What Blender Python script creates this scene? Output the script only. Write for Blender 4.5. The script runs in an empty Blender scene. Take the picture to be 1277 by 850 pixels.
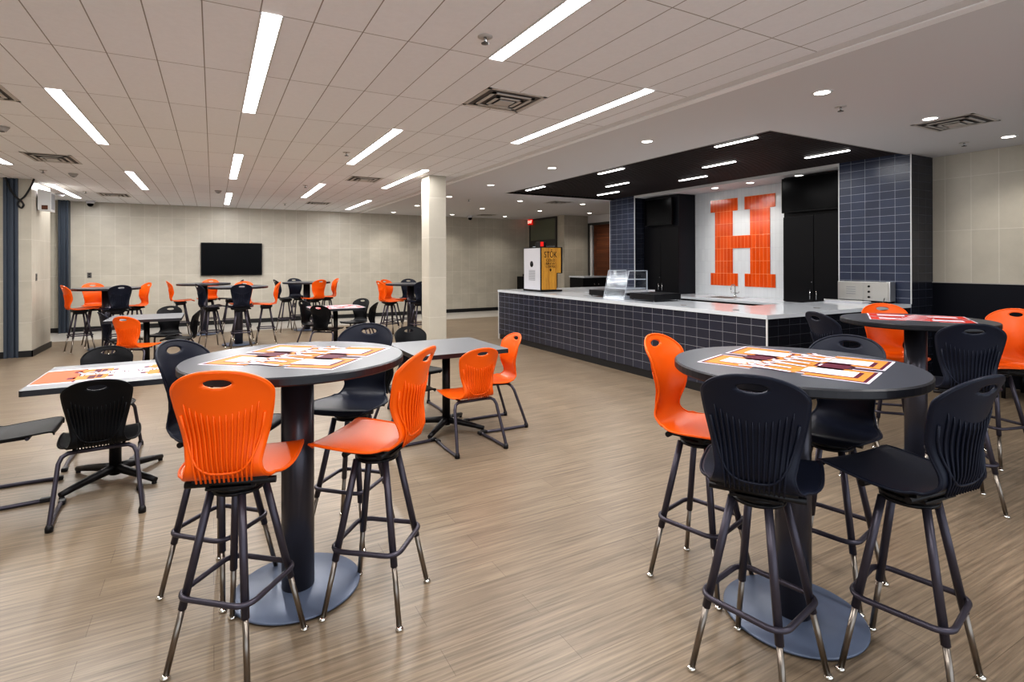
import bpy, bmesh, math, random
from mathutils import Vector, Matrix
random.seed(7)
C = bpy.context.scene.collection
PI = math.pi

# ------------------------------------------------------------------ materials
def lin(c):
    return tuple(((x/255)/12.92 if x/255 <= .04045 else ((x/255+.055)/1.055)**2.4) for x in c)+(1,)
def mat(name, col, rough=.5, metal=0., emit=None, estr=0., spec=.5, coat=0., trans=0., alpha=1., noise=0., nscale=20., bump=0.):
    m = bpy.data.materials.new(name); m.use_nodes = True
    nt = m.node_tree; b = nt.nodes['Principled BSDF']
    c = lin(col)
    b.inputs['Base Color'].default_value = c
    b.inputs['Roughness'].default_value = rough
    b.inputs['Metallic'].default_value = metal
    b.inputs['Specular IOR Level'].default_value = spec
    b.inputs['Coat Weight'].default_value = coat
    b.inputs['Coat Roughness'].default_value = .15
    b.inputs['Transmission Weight'].default_value = trans
    b.inputs['Alpha'].default_value = alpha
    if emit:
        b.inputs['Emission Color'].default_value = lin(emit); b.inputs['Emission Strength'].default_value = estr
    if noise or bump:
        g = nt.nodes.new('ShaderNodeNewGeometry'); n = nt.nodes.new('ShaderNodeTexNoise')
        n.inputs['Scale'].default_value = nscale; n.inputs['Detail'].default_value = 4
        nt.links.new(g.outputs['Position'], n.inputs['Vector'])
        if noise:
            mx = nt.nodes.new('ShaderNodeMix'); mx.data_type = 'RGBA'
            mx.inputs['A'].default_value = tuple(x*(1-noise) for x in c[:3])+(1,)
            mx.inputs['B'].default_value = tuple(min(1, x*(1+noise)) for x in c[:3])+(1,)
            nt.links.new(n.outputs['Fac'], mx.inputs['Factor']); nt.links.new(mx.outputs['Result'], b.inputs['Base Color'])
        if bump:
            bp = nt.nodes.new('ShaderNodeBump'); bp.inputs['Strength'].default_value = bump; bp.inputs['Distance'].default_value = .002
            nt.links.new(n.outputs['Fac'], bp.inputs['Height']); nt.links.new(bp.outputs['Normal'], b.inputs['Normal'])
    return m
def brick_mat(name, c1, c2, grout, axes, w, h, mortar, ox=0., oy=0., offset=0., rough=.4, bump=.25, stretch=None, var=.5, spec=.5, coat=0., nscale=3., namt=.1):
    """tiles laid out in world metres on the plane given by axes ('XZ','YZ','XY')"""
    m = bpy.data.materials.new(name); m.use_nodes = True
    nt = m.node_tree; N = nt.nodes; L = nt.links; b = N['Principled BSDF']
    g = N.new('ShaderNodeNewGeometry'); s = N.new('ShaderNodeSeparateXYZ'); cb = N.new('ShaderNodeCombineXYZ')
    L.new(g.outputs['Position'], s.inputs[0])
    L.new(s.outputs[axes[0]], cb.inputs[0]); L.new(s.outputs[axes[1]], cb.inputs[1])
    mp = N.new('ShaderNodeVectorMath'); mp.operation = 'SUBTRACT'; mp.inputs[1].default_value = (ox, oy, 0)
    L.new(cb.outputs[0], mp.inputs[0])
    br = N.new('ShaderNodeTexBrick'); br.offset = offset; br.squash = 1
    br.inputs['Scale'].default_value = 1; br.inputs['Brick Width'].default_value = w; br.inputs['Row Height'].default_value = h
    br.inputs['Mortar Size'].default_value = mortar; br.inputs['Mortar Smooth'].default_value = .1; br.inputs['Bias'].default_value = var-.5
    br.inputs['Color1'].default_value = lin(c1); br.inputs['Color2'].default_value = lin(c2); br.inputs['Mortar'].default_value = lin(grout)
    L.new(mp.outputs[0], br.inputs['Vector'])
    n = N.new('ShaderNodeTexNoise'); n.inputs['Scale'].default_value = nscale; n.inputs['Detail'].default_value = 6; n.inputs['Roughness'].default_value = .65
    if stretch:
        st = N.new('ShaderNodeVectorMath'); st.operation = 'MULTIPLY'; st.inputs[1].default_value = stretch
        L.new(g.outputs['Position'], st.inputs[0]); L.new(st.outputs[0], n.inputs['Vector'])
    else:
        L.new(g.outputs['Position'], n.inputs['Vector'])
    rmp = N.new('ShaderNodeMapRange'); rmp.inputs['From Min'].default_value = .3; rmp.inputs['From Max'].default_value = .7
    rmp.inputs['To Min'].default_value = 1-namt; rmp.inputs['To Max'].default_value = 1+namt
    L.new(n.outputs['Fac'], rmp.inputs['Value'])
    vm = N.new('ShaderNodeVectorMath'); vm.operation = 'SCALE'
    L.new(br.outputs['Color'], vm.inputs[0]); L.new(rmp.outputs[0], vm.inputs['Scale'])
    L.new(vm.outputs[0], b.inputs['Base Color'])
    b.inputs['Roughness'].default_value = rough; b.inputs['Specular IOR Level'].default_value = spec; b.inputs['Coat Weight'].default_value = coat
    if bump:
        bp = N.new('ShaderNodeBump'); bp.invert = True; bp.inputs['Strength'].default_value = bump; bp.inputs['Distance'].default_value = .003
        L.new(br.outputs['Fac'], bp.inputs['Height']); L.new(bp.outputs['Normal'], b.inputs['Normal'])
    return m
def dot_mat(name, base, dot, scale, size, rough):
    """laminate with a fine grid of pale specks"""
    m = bpy.data.materials.new(name); m.use_nodes = True
    nt = m.node_tree; N = nt.nodes; L = nt.links; b = N['Principled BSDF']
    tc = N.new('ShaderNodeTexCoord'); v = N.new('ShaderNodeTexVoronoi'); v.inputs['Scale'].default_value = scale; v.inputs['Randomness'].default_value = .12
    L.new(tc.outputs['Object'], v.inputs['Vector'])
    lt = N.new('ShaderNodeMath'); lt.operation = 'LESS_THAN'; lt.inputs[1].default_value = size
    L.new(v.outputs['Distance'], lt.inputs[0])
    mx = N.new('ShaderNodeMix'); mx.data_type = 'RGBA'
    mx.inputs['A'].default_value = lin(base); mx.inputs['B'].default_value = lin(dot)
    L.new(lt.outputs[0], mx.inputs['Factor']); L.new(mx.outputs['Result'], b.inputs['Base Color'])
    b.inputs['Roughness'].default_value = rough
    return m

def clear_mat(name, k, col):
    m = bpy.data.materials.new(name); m.use_nodes = True; nt = m.node_tree; b = nt.nodes['Principled BSDF']
    b.inputs['Base Color'].default_value = lin(col)
    b = nt.nodes.new('ShaderNodeBsdfGlossy'); b.inputs['Color'].default_value = lin(col); b.inputs['Roughness'].default_value = .12
    t = nt.nodes.new('ShaderNodeBsdfTransparent'); mx = nt.nodes.new('ShaderNodeMixShader'); mx.inputs[0].default_value = k
    nt.links.new(t.outputs[0], mx.inputs[1]); nt.links.new(b.outputs[0], mx.inputs[2]); nt.links.new(mx.outputs[0], nt.nodes['Material Output'].inputs[0]); return m
M = {}
M['floor'] = brick_mat('floor_planks', (130,115,97), (123,108,91), (93,80,66), 'XY', 1.22, .152, .001, offset=.37, rough=.36, bump=.05, stretch=(1.0,30,1), nscale=2.0, namt=.44, spec=.5)
M['soffit_trim'] = mat('soffit_trim', (222,221,222), .7)
M['soffit_edge'] = mat('soffit_bright_edge', (250,250,252), .4)
M['strip'] = mat('floor_pale_tile', (178,174,168), .35, noise=.08, nscale=8)
M['grid'] = brick_mat('ceiling_grid_tiles', (243,244,248), (239,240,244), (156,150,147), 'XY', .2736, 1.0944, .0035, ox=-.047, oy=4.3015-1.0944*8, rough=.9, bump=.2, namt=.02, nscale=30)
M['plaster'] = mat('ceiling_plaster', (216,215,217), .85)
M['trimwhite'] = mat('white_trim', (214,214,214), .5)
M['trimgrey'] = mat('grey_trim', (168,165,162), .6)
beige = ((190,184,171), (182,176,163), (208,203,193))
M['wall_xz'] = brick_mat('beige_tile_back', *beige, 'XZ', .2722, .665, .0028, ox=-.013, oy=.55, rough=.38, bump=.12, namt=.07, nscale=2.5, stretch=(1,1,2))
M['wall_yz'] = brick_mat('beige_tile_side', *beige, 'YZ', .2722, .665, .0028, ox=3.412, oy=.55, rough=.38, bump=.12, namt=.07, nscale=2.5)
M['col_xz'] = brick_mat('beige_tile_column', *beige, 'XZ', .60, .62, .0028, ox=2.82, oy=.641-.62, rough=.38, bump=.12, namt=.05)
M['col_yz'] = brick_mat('beige_tile_column_side', *beige, 'YZ', .60, .62, .0028, ox=7.8, oy=.641-.62, rough=.38, bump=.12, namt=.05)
dark = ((44,46,60), (38,40,52), (134,136,144))
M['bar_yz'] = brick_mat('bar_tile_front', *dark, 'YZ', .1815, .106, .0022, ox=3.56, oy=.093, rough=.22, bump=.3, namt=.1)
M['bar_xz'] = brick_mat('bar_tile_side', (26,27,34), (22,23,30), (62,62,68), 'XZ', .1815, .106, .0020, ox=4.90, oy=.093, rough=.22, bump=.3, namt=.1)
pil = ((48,57,80), (40,47,68), (150,156,168))
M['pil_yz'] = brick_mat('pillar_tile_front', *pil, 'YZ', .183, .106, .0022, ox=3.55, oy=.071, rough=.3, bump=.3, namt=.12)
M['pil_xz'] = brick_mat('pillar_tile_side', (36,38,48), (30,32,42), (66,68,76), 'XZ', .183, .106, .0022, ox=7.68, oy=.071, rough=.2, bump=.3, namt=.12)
M['white_tile'] = brick_mat('white_tile', (216,219,222), (210,213,217), (190,193,197), 'YZ', .0763, .2305, .0012, ox=5.93, oy=1.045-.2305*4, rough=.12, bump=.35, namt=.01)
M['orange_tile'] = brick_mat('orange_tile', (226,88,26), (206,74,20), (244,170,120), 'YZ', .0763, .2305, .0022, ox=5.93, oy=1.045-.2305*4, rough=.12, bump=.4, namt=.05)
M['wains'] = mat('navy_wainscot', (14,17,28), .5, spec=.2)
M['black'] = mat('black_base', (22,22,24), .45)
M['steel_dark'] = mat('dark_steel_jamb', (72,80,92), .4, .5)
M['slat'] = mat('dark_slat', (52,46,48), .6)
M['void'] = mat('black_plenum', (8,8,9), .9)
M['quartz'] = mat('white_quartz', (205,210,216), .12, noise=.03, nscale=60)
M['orange'] = mat('orange_plastic', (236,96,6), .36, spec=.4)
M['navy'] = mat('navy_plastic', (24,28,42), .42, spec=.25)
M['blk_pl'] = mat('black_plastic', (11,12,16), .45, spec=.22)
M['gun'] = mat('gunmetal_paint', (70,66,76), .36, .5)
M['chrome'] = mat('chrome_tube', (138,130,122), .3, 1.)
M['glide'] = mat('polished_glide', (225,222,215), .12, 1.)
M['mech'] = mat('black_mechanism', (24,22,25), .4, .3)
M['top_round'] = dot_mat('dark_laminate_dots', (66,70,80), (120,124,132), 34., .0, .3)
M['top_dots'] = dot_mat('speckled_laminate', (54,57,66), (120,124,132), 42., .13, .38)
M['top_grey'] = mat('grey_laminate', (112,114,118), .38)
M['edge'] = mat('black_edge', (26,26,32), .4)
M['column'] = mat('grey_table_column', (74,72,80), .3, .6)
M['disc'] = mat('blue_grey_base', (98,108,128), .34, .15)
M['white_pr'] = mat('print_white', (226,216,228), .6, spec=.2)
M['gold_pr'] = mat('print_gold', (196,128,56), .6, spec=.2)
M['orange_pr'] = mat('print_orange', (234,112,48), .6, spec=.2)
M['maroon_pr'] = mat('print_maroon', (84,22,44), .6, spec=.2)
M['coral_pr'] = mat('print_coral', (228,100,62), .6, spec=.2)
M['red_pr'] = mat('print_red', (206,52,36), .6, spec=.2)
M['screen'] = mat('black_screen', (4,4,6), .2, spec=.1)
M['bezel'] = mat('black_bezel', (10,10,12), .4, spec=.2)
M['cab'] = mat('black_cabinet', (12,12,16), .42, spec=.2)
M['cab_side'] = mat('charcoal_cabinet_side', (26,27,33), .42, spec=.2)
M['nickel'] = mat('brushed_nickel', (190,190,190), .25, 1.)
M['steel'] = mat('stainless_steel', (196,196,194), .3, .85)
M['glassdk'] = mat('dark_glass', (20,20,22), .08)
M['acryl'] = clear_mat('clear_acrylic', .07, (220,228,236))
M['acryl_edge'] = mat('acrylic_edge', (214,222,232), .15, alpha=.6)
M['tray_b'] = mat('black_tray', (14,14,18), .35, spec=.3)
M['wood'] = brick_mat('honey_wood_slats', (196,144,52), (168,116,36), (110,72,20), 'YZ', .031, 3., .0012, oy=-1, rough=.4, bump=.2, stretch=(1,14,1), nscale=5, namt=.22)
M['white_pl'] = mat('white_plastic', (196,196,202), .4)
M['grey_pl'] = mat('grey_plastic', (150,152,156), .5)
M['exit'] = mat('exit_red', (190,20,14), .4, emit=(255,36,24), estr=.35)
M['exit_txt'] = mat('exit_letters', (255,210,200), .4, emit=(255,190,170), estr=2.0)
M['lamp'] = mat('lamp_diffuser', (255,255,255), .5, emit=(255,255,255), estr=9.)
M['lamp_s'] = mat('downlight_lens', (255,255,255), .5, emit=(255,250,240), estr=7.)
M['vent'] = mat('vent_metal', (200,196,192), .5, .2)
M['vent_dk'] = mat('vent_shadow', (92,88,86), .8)
M['brown'] = brick_mat('brown_brick_shade', (112,62,30), (92,48,22), (58,30,14), 'YZ', .9, .05, .006, rough=.6, bump=.3)
M['door_fr'] = mat('door_frame_metal', (78,76,74), .5, .3)
M['frost'] = mat('green_grey_glass', (104,108,92), .15)
M['glassdoor'] = mat('door_glass', (70,72,68), .06, alpha=.55)
M['cable'] = mat('black_cable', (14,14,16), .5)
M['vinyl'] = mat('black_vinyl', (16,17,22), .4)
M['socket'] = mat('outlet_grey', (96,94,92), .4, .3)

# ------------------------------------------------------------------ mesh helpers
class MB:
    def __init__(s): s.bm = bmesh.new(); s.mi = 0
    def _f(s, vs):
        try:
            f = s.bm.faces.new(vs); f.material_index = s.mi; return f
        except ValueError: return None
    def box(s, x0, x1, y0, y1, z0, z1, bev=0., mt=None):
        r = bmesh.ops.create_cube(s.bm, size=1)
        vs = r['verts']
        for v in vs:
            v.co = Vector((x0+(v.co.x+.5)*(x1-x0), y0+(v.co.y+.5)*(y1-y0), z0+(v.co.z+.5)*(z1-z0)))
        fs = {f for v in vs for f in v.link_faces}
        for f in fs: f.material_index = s.mi
        if bev:
            es = list({e for v in vs for e in v.link_edges})
            rb = bmesh.ops.bevel(s.bm, geom=es, offset=bev, segments=2, affect='EDGES', profile=.5)
            for f in rb['faces']: f.material_index = s.mi; f.smooth = True
            vs = list({v for f in rb['faces'] for v in f.verts} | {v for v in vs if v.is_valid})
        if mt is not None: bmesh.ops.transform(s.bm, matrix=mt, verts=vs)
        return s
    def tube(s, pts, r, n=10, closed=False, cap=True):
        pts = [Vector(p) for p in pts]; k = len(pts); rr = r if isinstance(r, (list, tuple)) else [r]*k
        rings = []; up = None
        for i, p in enumerate(pts):
            if closed: t = (pts[(i+1) % k]-pts[i-1])
            else: t = pts[min(i+1, k-1)]-pts[max(i-1, 0)]
            t.normalize()
            if up is None:
                up = Vector((0,0,1)) if abs(t.z) < .9 else Vector((1,0,0))
            a = t.cross(up); 
            if a.length < 1e-5: a = t.cross(Vector((0,1,0)))
            a.normalize(); b = a.cross(t).normalized(); up = b
            rings.append([s.bm.verts.new(p+(a*math.cos(2*PI*j/n)+b*math.sin(2*PI*j/n))*rr[i]) for j in range(n)])
        m = k if closed else k-1
        for i in range(m):
            A = rings[i]; B = rings[(i+1) % k]
            for j in range(n):
                f = s._f((A[j], A[(j+1) % n], B[(j+1) % n], B[j]))
                if f: f.smooth = True
        if cap and not closed:
            s._f(rings[0][::-1]); s._f(rings[-1])
        return s
    def lathe(s, prof, n=48, c=(0,0)):
        rings = []
        for r, z in prof:
            rings.append([s.bm.verts.new((c[0]+r*math.cos(2*PI*j/n), c[1]+r*math.sin(2*PI*j/n), z)) for j in range(n)] if r > 1e-6 else [s.bm.verts.new((c[0], c[1], z))])
        for A, B in zip(rings, rings[1:]):
            for j in range(n):
                if len(A) == 1 and len(B) == 1: continue
                if len(A) == 1: f = s._f((A[0], B[(j+1) % n], B[j]))
                elif len(B) == 1: f = s._f((A[j], A[(j+1) % n], B[0]))
                else: f = s._f((A[j], A[(j+1) % n], B[(j+1) % n], B[j]))
                if f: f.smooth = True
        return s
    def prism(s, poly, z0, z1, mt=None):
        """extrude an XY polygon from z0 to z1"""
        a = [s.bm.verts.new((p[0], p[1], z0)) for p in poly]; b = [s.bm.verts.new((p[0], p[1], z1)) for p in poly]
        n = len(poly)
        for i in range(n): s._f((a[i], a[(i+1) % n], b[(i+1) % n], b[i]))
        s._f(a[::-1]); s._f(b)
        if mt is not None: bmesh.ops.transform(s.bm, matrix=mt, verts=a+b)
        return s
    def build(s, name, mats, parent=None, auto=False):
        bmesh.ops.recalc_face_normals(s.bm, faces=s.bm.faces)
        me = bpy.data.meshes.new(name); s.bm.to_mesh(me); s.bm.free()
        for m in (mats if isinstance(mats, (list, tuple)) else [mats]): me.materials.append(m)
        o = bpy.data.objects.new(name, me); C.objects.link(o)
        if parent: o.parent = parent
        return o
def empty(name, loc=(0,0,0), rz=0.):
    o = bpy.data.objects.new(name, None); C.objects.link(o); o.location = loc; o.rotation_euler = (0,0,rz); o.empty_display_size = .1
    return o
def tag(o, label, cat, group=None):
    o['label'] = label; o['category'] = cat
    if group: o['group'] = group
    return o
def struct(name, mb, m, parent=None):
    o = mb.build(name, m, parent)
    if not parent: o['kind'] = 'structure'
    return o
def smooth(p, n=5):
    out = []
    for i in range(len(p)-1):
        a = p[max(i-1,0)]; b = p[i]; c = p[i+1]; d = p[min(i+2,len(p)-1)]
        for k in range(n):
            t = k/n; out.append(tuple(.5*(2*b[j]+(c[j]-a[j])*t+(2*a[j]-5*b[j]+4*c[j]-d[j])*t*t+(3*b[j]-a[j]-3*c[j]+d[j])*t**3) for j in range(3)))
    return out+[p[-1]]
def copy_tree(o, parent=None):
    c = o.copy(); C.objects.link(c)
    if parent: c.parent = parent
    for ch in list(o.children): copy_tree(ch, c)
    return c
def box(name, m, x0, x1, y0, y1, z0, z1, bev=0., parent=None):
    return MB().box(x0, x1, y0, y1, z0, z1, bev).build(name, m, parent)
def text(name, s, size, m, parent, mtx, align='CENTER', sx=1.):
    cu = bpy.data.curves.new(name, 'FONT'); cu.body = s; cu.size = size; cu.align_x = align; cu.extrude = .0006; cu.resolution_u = 3
    t = bpy.data.objects.new(name, cu); C.objects.link(t)
    dg = bpy.context.evaluated_depsgraph_get()
    me = bpy.data.meshes.new_from_object(t.evaluated_get(dg)); bpy.data.objects.remove(t)
    me.transform(mtx @ Matrix.Diagonal((sx,1,1,1))); me.materials.clear(); me.materials.append(m)
    o = bpy.data.objects.new(name, me); C.objects.link(o); o.parent = parent
    return o

# ------------------------------------------------------------------ room shell
ZC, ZS = 2.847, 2.84
YB = 14.98
struct('floor', MB().box(-4.2, 10.2, -3.0, 13.28, -.1, 0), M['floor'])
struct('floor', MB().box(-4.2, 10.2, 13.28, 15.6, -.1, 0), M['strip'])
struct('ceiling', MB().box(-4.2, 3.41, -3.0, 15.3, ZC, ZC+.12), M['grid'])
# plaster ceiling, cut round the dark slatted field (x 5.02-7.68, y 3.62-9.36)
c2 = MB()
SX0, SX1, SY0, SY1 = 5.025, 7.68, 3.61, 9.34
c2.box(3.57, SX0, -3.0, 15.3, ZS, ZS+.12); c2.box(SX0, 10.2, -3.0, SY0, ZS, ZS+.12); c2.box(SX0, 10.2, SY1, 15.3, ZS, ZS+.12)
struct('ceiling', c2, M['plaster'])
struct('trim_1', MB().box(3.41, 3.50, -3.0, 15.3, ZC-.002, ZC+.1), M['soffit_trim'])
struct('trim_2', MB().box(3.50, 3.575, -3.0, 15.3, ZS-.004, ZC+.1), M['soffit_edge'])
# slats
sl = MB(); x = SX0+.02
while x < SX1+.8:
    sl.box(x, x+.028, SY0+.0, SY1-.02, 2.862, 2.93); x += .076
struct('ceiling', sl, M['slat'])
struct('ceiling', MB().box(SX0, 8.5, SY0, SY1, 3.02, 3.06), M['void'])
ed = MB(); ed.box(SX0-.02, SX0, SY0-.02, SY1+.02, ZS-.001, 3.06); ed.box(SX0, 8.5, SY0-.02, SY0, ZS-.001, 3.06); ed.box(SX0, 8.5, SY1, SY1+.02, ZS-.001, 3.06)
struct('trim_3', ed, M['trimgrey'])
# back wall
struct('wall_back', MB().box(-4.2, 8.87, YB, YB+.15, 0, 3.0), M['wall_xz'])
struct('baseboard_back', MB().box(-2.70, 8.85, YB-.015, YB, 0, .10), M['black'])
struct('baseboard_back', MB().box(-4.0, -2.90, YB-.015, YB, 0, .10), M['black'])
# left side: tiled pier, jambs of the sliding glass wall
p = MB().box(-2.71, -2.55, 11.36, 12.50, 0, 3.0)
for f in p.bm.faces:
    f.normal_update(); f.material_index = 1 if abs(f.normal.x) > .5 else 0
struct('wall_left', p, [M['wall_xz'], M['wall_yz']])
struct('wall_left', MB().box(-4.2, -2.885, 11.36, 12.50, 0, 3.0), M['wall_xz'])
struct('wall_left', MB().box(-4.3, -4.2, -3.0, 15.1, 0, 3.0), M['wall_yz'])
b = MB(); b.box(-2.71, -2.535, 11.345, 11.36, 0, .10); b.box(-2.55, -2.535, 11.345, 12.515, 0, .10); b.box(-2.71, -2.535, 12.50, 12.515, 0, .10)
struct('baseboard_left', b, M['black'])
struct('baseboard_left', MB().box(-4.0, -2.885, 11.345, 11.36, 0, .10), M['black'])
def jamb(y0, y1):
    j = MB(); j.box(-2.885, -2.845, y0-.02, y1, 0, ZC); j.box(-2.845, -2.80, y0+.03, y1, 0, ZC); j.box(-2.80, -2.765, y0, y1, 0, ZC); j.box(-2.765, -2.735, y0+.04, y1, 0, ZC); j.box(-2.735, -2.71, y0-.01, y1, 0, ZC)
    return j
struct('door_1', jamb(11.34, 12.49), M['steel_dark'])
struct('door_2', jamb(14.80, YB), M['steel_dark'])
# free-standing column
cl = MB().box(2.93, 3.21, 7.97, 8.31, 0, ZC+.01)
for f in cl.bm.faces:
    f.normal_update(); f.material_index = 1 if abs(f.normal.x) > .5 else 0
struct('wall_column', cl, [M['col_xz'], M['col_yz']])
# right wall with dark wainscot
struct('wall_right', MB().box(8.22, 8.4, -3.0, 3.549, 0, 3.0), M['wall_yz'])
struct('trim_4', MB().box(8.205, 8.22, -3.0, 3.549, 0, 1.215), M['wains'])
struct('trim_5', MB().box(8.20, 8.22, -3.0, 3.549, 1.215, 1.225), M['trimgrey'])
# bar pillars + niche
PX = 7.68
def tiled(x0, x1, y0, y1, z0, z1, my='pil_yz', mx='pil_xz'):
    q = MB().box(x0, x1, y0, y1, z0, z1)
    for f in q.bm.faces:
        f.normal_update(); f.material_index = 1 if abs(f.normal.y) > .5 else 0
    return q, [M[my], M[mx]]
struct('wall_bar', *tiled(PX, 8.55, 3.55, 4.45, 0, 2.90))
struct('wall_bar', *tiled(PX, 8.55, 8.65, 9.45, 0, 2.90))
struct('wall_bar', MB().box(8.40, 8.55, 4.45, 8.65, 0, 2.90), M['white_tile'])
struct('ceiling', MB().box(PX+.02, 8.40, 4.45, 8.65, 2.82, 2.90), M['plaster'])
struct('trim_6', MB().box(PX-.005, PX+.02, 4.44, 8.66, 2.82, 2.89), M['trimwhite'])
struct('trim_7', MB().box(PX-.006, PX+.006, 4.438, 4.452, 0, 2.82), M['trimwhite'])
struct('trim_7', MB().box(PX-.006, PX+.006, 8.642, 8.656, 0, 2.82), M['trimwhite'])
struct('trim_7', MB().box(PX-.006, PX+.004, 3.544, 3.556, .955, 2.84), M['trimwhite'])
struct('trim_7', MB().box(PX-.006, PX+.006, 9.444, 9.456, 0, 2.84), M['trimwhite'])
# far right corner: door wall, tiled return, opening with brown shade
dw = MB(); dw.box(8.85, 8.95, 14.86, YB, 0, 3.0); dw.box(8.85, 8.95, 13.1, 13.30, 0, 3.0); dw.box(8.85, 8.95, 13.3, 14.86, 2.84, 3.0)
struct('wall_hall', dw, M['wall_yz'])
struct('wall_hall', MB().box(8.85, 9.72, 12.95, 13.1, 0, 3.0), M['wall_xz'])
wc = MB(); wc.box(9.70, 9.85, 9.4, 11.0, 0, 3.0); wc.box(9.70, 9.85, 11.0, 12.95, 2.58, 3.0); wc.box(9.70, 9.85, 11.0, 12.95, 0, .95)
struct('wall_hall', wc, M['plaster'])
struct('wall_hall', MB().box(8.55, 9.85, 9.35, 9.45, 0, 3.0), M['plaster'])
wf = MB(); wf.box(9.66, 9.72, 12.83, 12.90, .95, 2.62); wf.box(9.66, 9.72, 11.0, 12.90, 2.56, 2.62); wf.box(9.66, 9.72, 11.0, 11.06, .95, 2.62)
w1 = struct('window_1', wf, M['door_fr'])
MB().box(9.74, 9.77, 11.06, 12.72, .95, 2.56).build('window_shade', M['brown'], w1)
MB().box(9.66, 9.70, 12.72, 12.80, .95, 2.56).build('window_side_light', M['trimwhite'], w1)
df = MB(); df.box(8.80, 8.86, 14.78, 14.84, 0, 2.83); df.box(8.80, 8.86, 13.30, 13.36, 0, 2.83); df.box(8.80, 8.86, 13.36, 14.78, 2.78, 2.83); df.box(8.80, 8.86, 13.36, 14.78, 2.06, 2.16)
d3 = struct('door_3', df, M['door_fr'])
MB().box(8.82, 8.84, 13.36, 14.78, 2.16, 2.78).build('transom_pane', M['frost'], d3)
dl = MB().box(8.80, 8.85, 14.05, 14.12, 0, 2.06); dl.box(8.80, 8.85, 13.36, 14.78, 1.98, 2.06); dl.box(8.80, 8.85, 13.36, 14.78, 0, .2); dl.build('door_rail', M['door_fr'], d3)
MB().box(8.82, 8.83, 13.36, 14.78, .2, 1.98).build('door_pane', M['glassdoor'], d3)
MB().tube([(8.74,14.0,.9),(8.74,14.0,1.3)], .012).build('door_handle', M['nickel'], d3)
struct('wall_beyond', MB().box(9.85, 10.2, 9.3, 15.3, 0, 3.0), M['plaster'])
struct('wall_beyond', MB().box(9.4, 9.5, 13.1, 15.2, 0, 3.0), M['plaster'])

# ------------------------------------------------------------------ bar
bar = empty('bar_counter', (4.9, 3.56, 0)); tag(bar, 'long U-shaped bar clad in dark blue-grey tile with pale quartz top', 'bar counter')
def at_bar(mb, name, m, par=None):
    bmesh.ops.translate(mb.bm, vec=(-4.9,-3.56,0), verts=mb.bm.verts); return mb.build(name, m, par or bar)
q = MB(); q.box(4.90, 5.05, 3.56, 9.43, .10, .91); q.box(5.05, PX-.01, 3.56, 3.72, .10, .91); q.box(5.05, PX-.03, 9.28, 9.43, .10, .91)
for f in q.bm.faces:
    f.normal_update(); f.material_index = 1 if abs(f.normal.y) > .5 else 0
at_bar(q, 'tiled_face', [M['bar_yz'], M['bar_xz']])
q = MB(); q.box(4.915, 5.05, 3.58, 9.41, 0, .10); q.box(5.05, PX-.01, 3.58, 3.72, 0, .10)
at_bar(q, 'toe_kick', M['black'])
q = MB().prism([(4.885,3.545),(PX-.01,3.545),(PX-.01,4.40),(5.79,4.40),(5.79,7.85),(7.48,7.85),(7.48,8.66),(PX-.01,8.66),(PX-.01,9.45),(4.885,9.45)], .912, .955)
at_bar(q, 'worktop', M['quartz'])
q = MB(); q.box(5.70, 5.76, 4.35, 7.9, 0, .91); q.box(5.76, PX-.01, 4.33, 4.37, 0, .91); q.box(5.76, 7.47, 7.88, 7.92, 0, .91)
at_bar(q, 'inner_cabinet_face', M['cab'])
q = MB(); q.box(4.892, 4.906, 3.552, 3.566, 0, .912); at_bar(q, 'corner_trim', M['trimwhite'])
q = MB(); q.box(4.892, 4.906, 9.424, 9.438, 0, .912); at_bar(q, 'corner_trim', M['trimwhite'])
for x, y in ((5.13,4.885),(5.11,4.10),(6.12,3.80),(5.18,6.985),(5.13,7.79)):
    q = MB().lathe([(0,.955),(.035,.955),(.035,.958),(.028,.960),(0,.960)], 20, (x, y)); at_bar(q, 'cable_grommet', M['socket'])
# back counter
bc = empty('back_counter', (7.5, 4.45, 0)); tag(bc, 'low black-fronted counter with pale top and sink below the orange tile letter', 'counter')
def at_bc(mb, name, m):
    bmesh.ops.translate(mb.bm, vec=(-7.5,-4.45,0), verts=mb.bm.verts); return mb.build(name, m, bc)
at_bc(MB().box(7.55, 8.39, 4.46, 8.64, .08, .82), 'cabinet_front', M['cab'])
at_bc(MB().box(7.50, 8.395, 4.455, 8.645, .82, .86, .004), 'worktop', M['quartz'])
at_bc(MB().box(7.72, 8.12, 6.35, 6.85, .8605, .864, .001), 'sink_basin', M['steel'])
at_bc(MB().box(7.75, 8.09, 6.38, 6.82, .8642, .8648), 'sink_opening', M['vent_dk'])
for y in (5.0, 5.7, 6.4, 7.1): at_bc(MB().tube([(7.535,y,.7),(7.535,y+.14,.7)], .005), 'drawer_pull', M['nickel'])
fa = empty('sink_faucet', (8.16, 6.56, .862)); tag(fa, 'chrome gooseneck faucet with two side taps beside the sink', 'faucet')
MB().tube([(0,0,0),(0,0,.17)]+[(-.055+.055*math.cos(a), 0, .17+.055*math.sin(a)) for a in [PI*k/8 for k in range(1,9)]]+[(-.11,0,.13)], .009).build('spout', M['nickel'], fa)
MB().lathe([(0,0),(.028,0),(.028,.015),(.012,.03),(0,.03)], 20).build('base', M['nickel'], fa)
for k in (-1,1): MB().tube([(0,k*.01,.07),(0,k*.075,.075),(-.01,k*.085,.10)], .007).build('tap', M['nickel'], fa)

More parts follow.
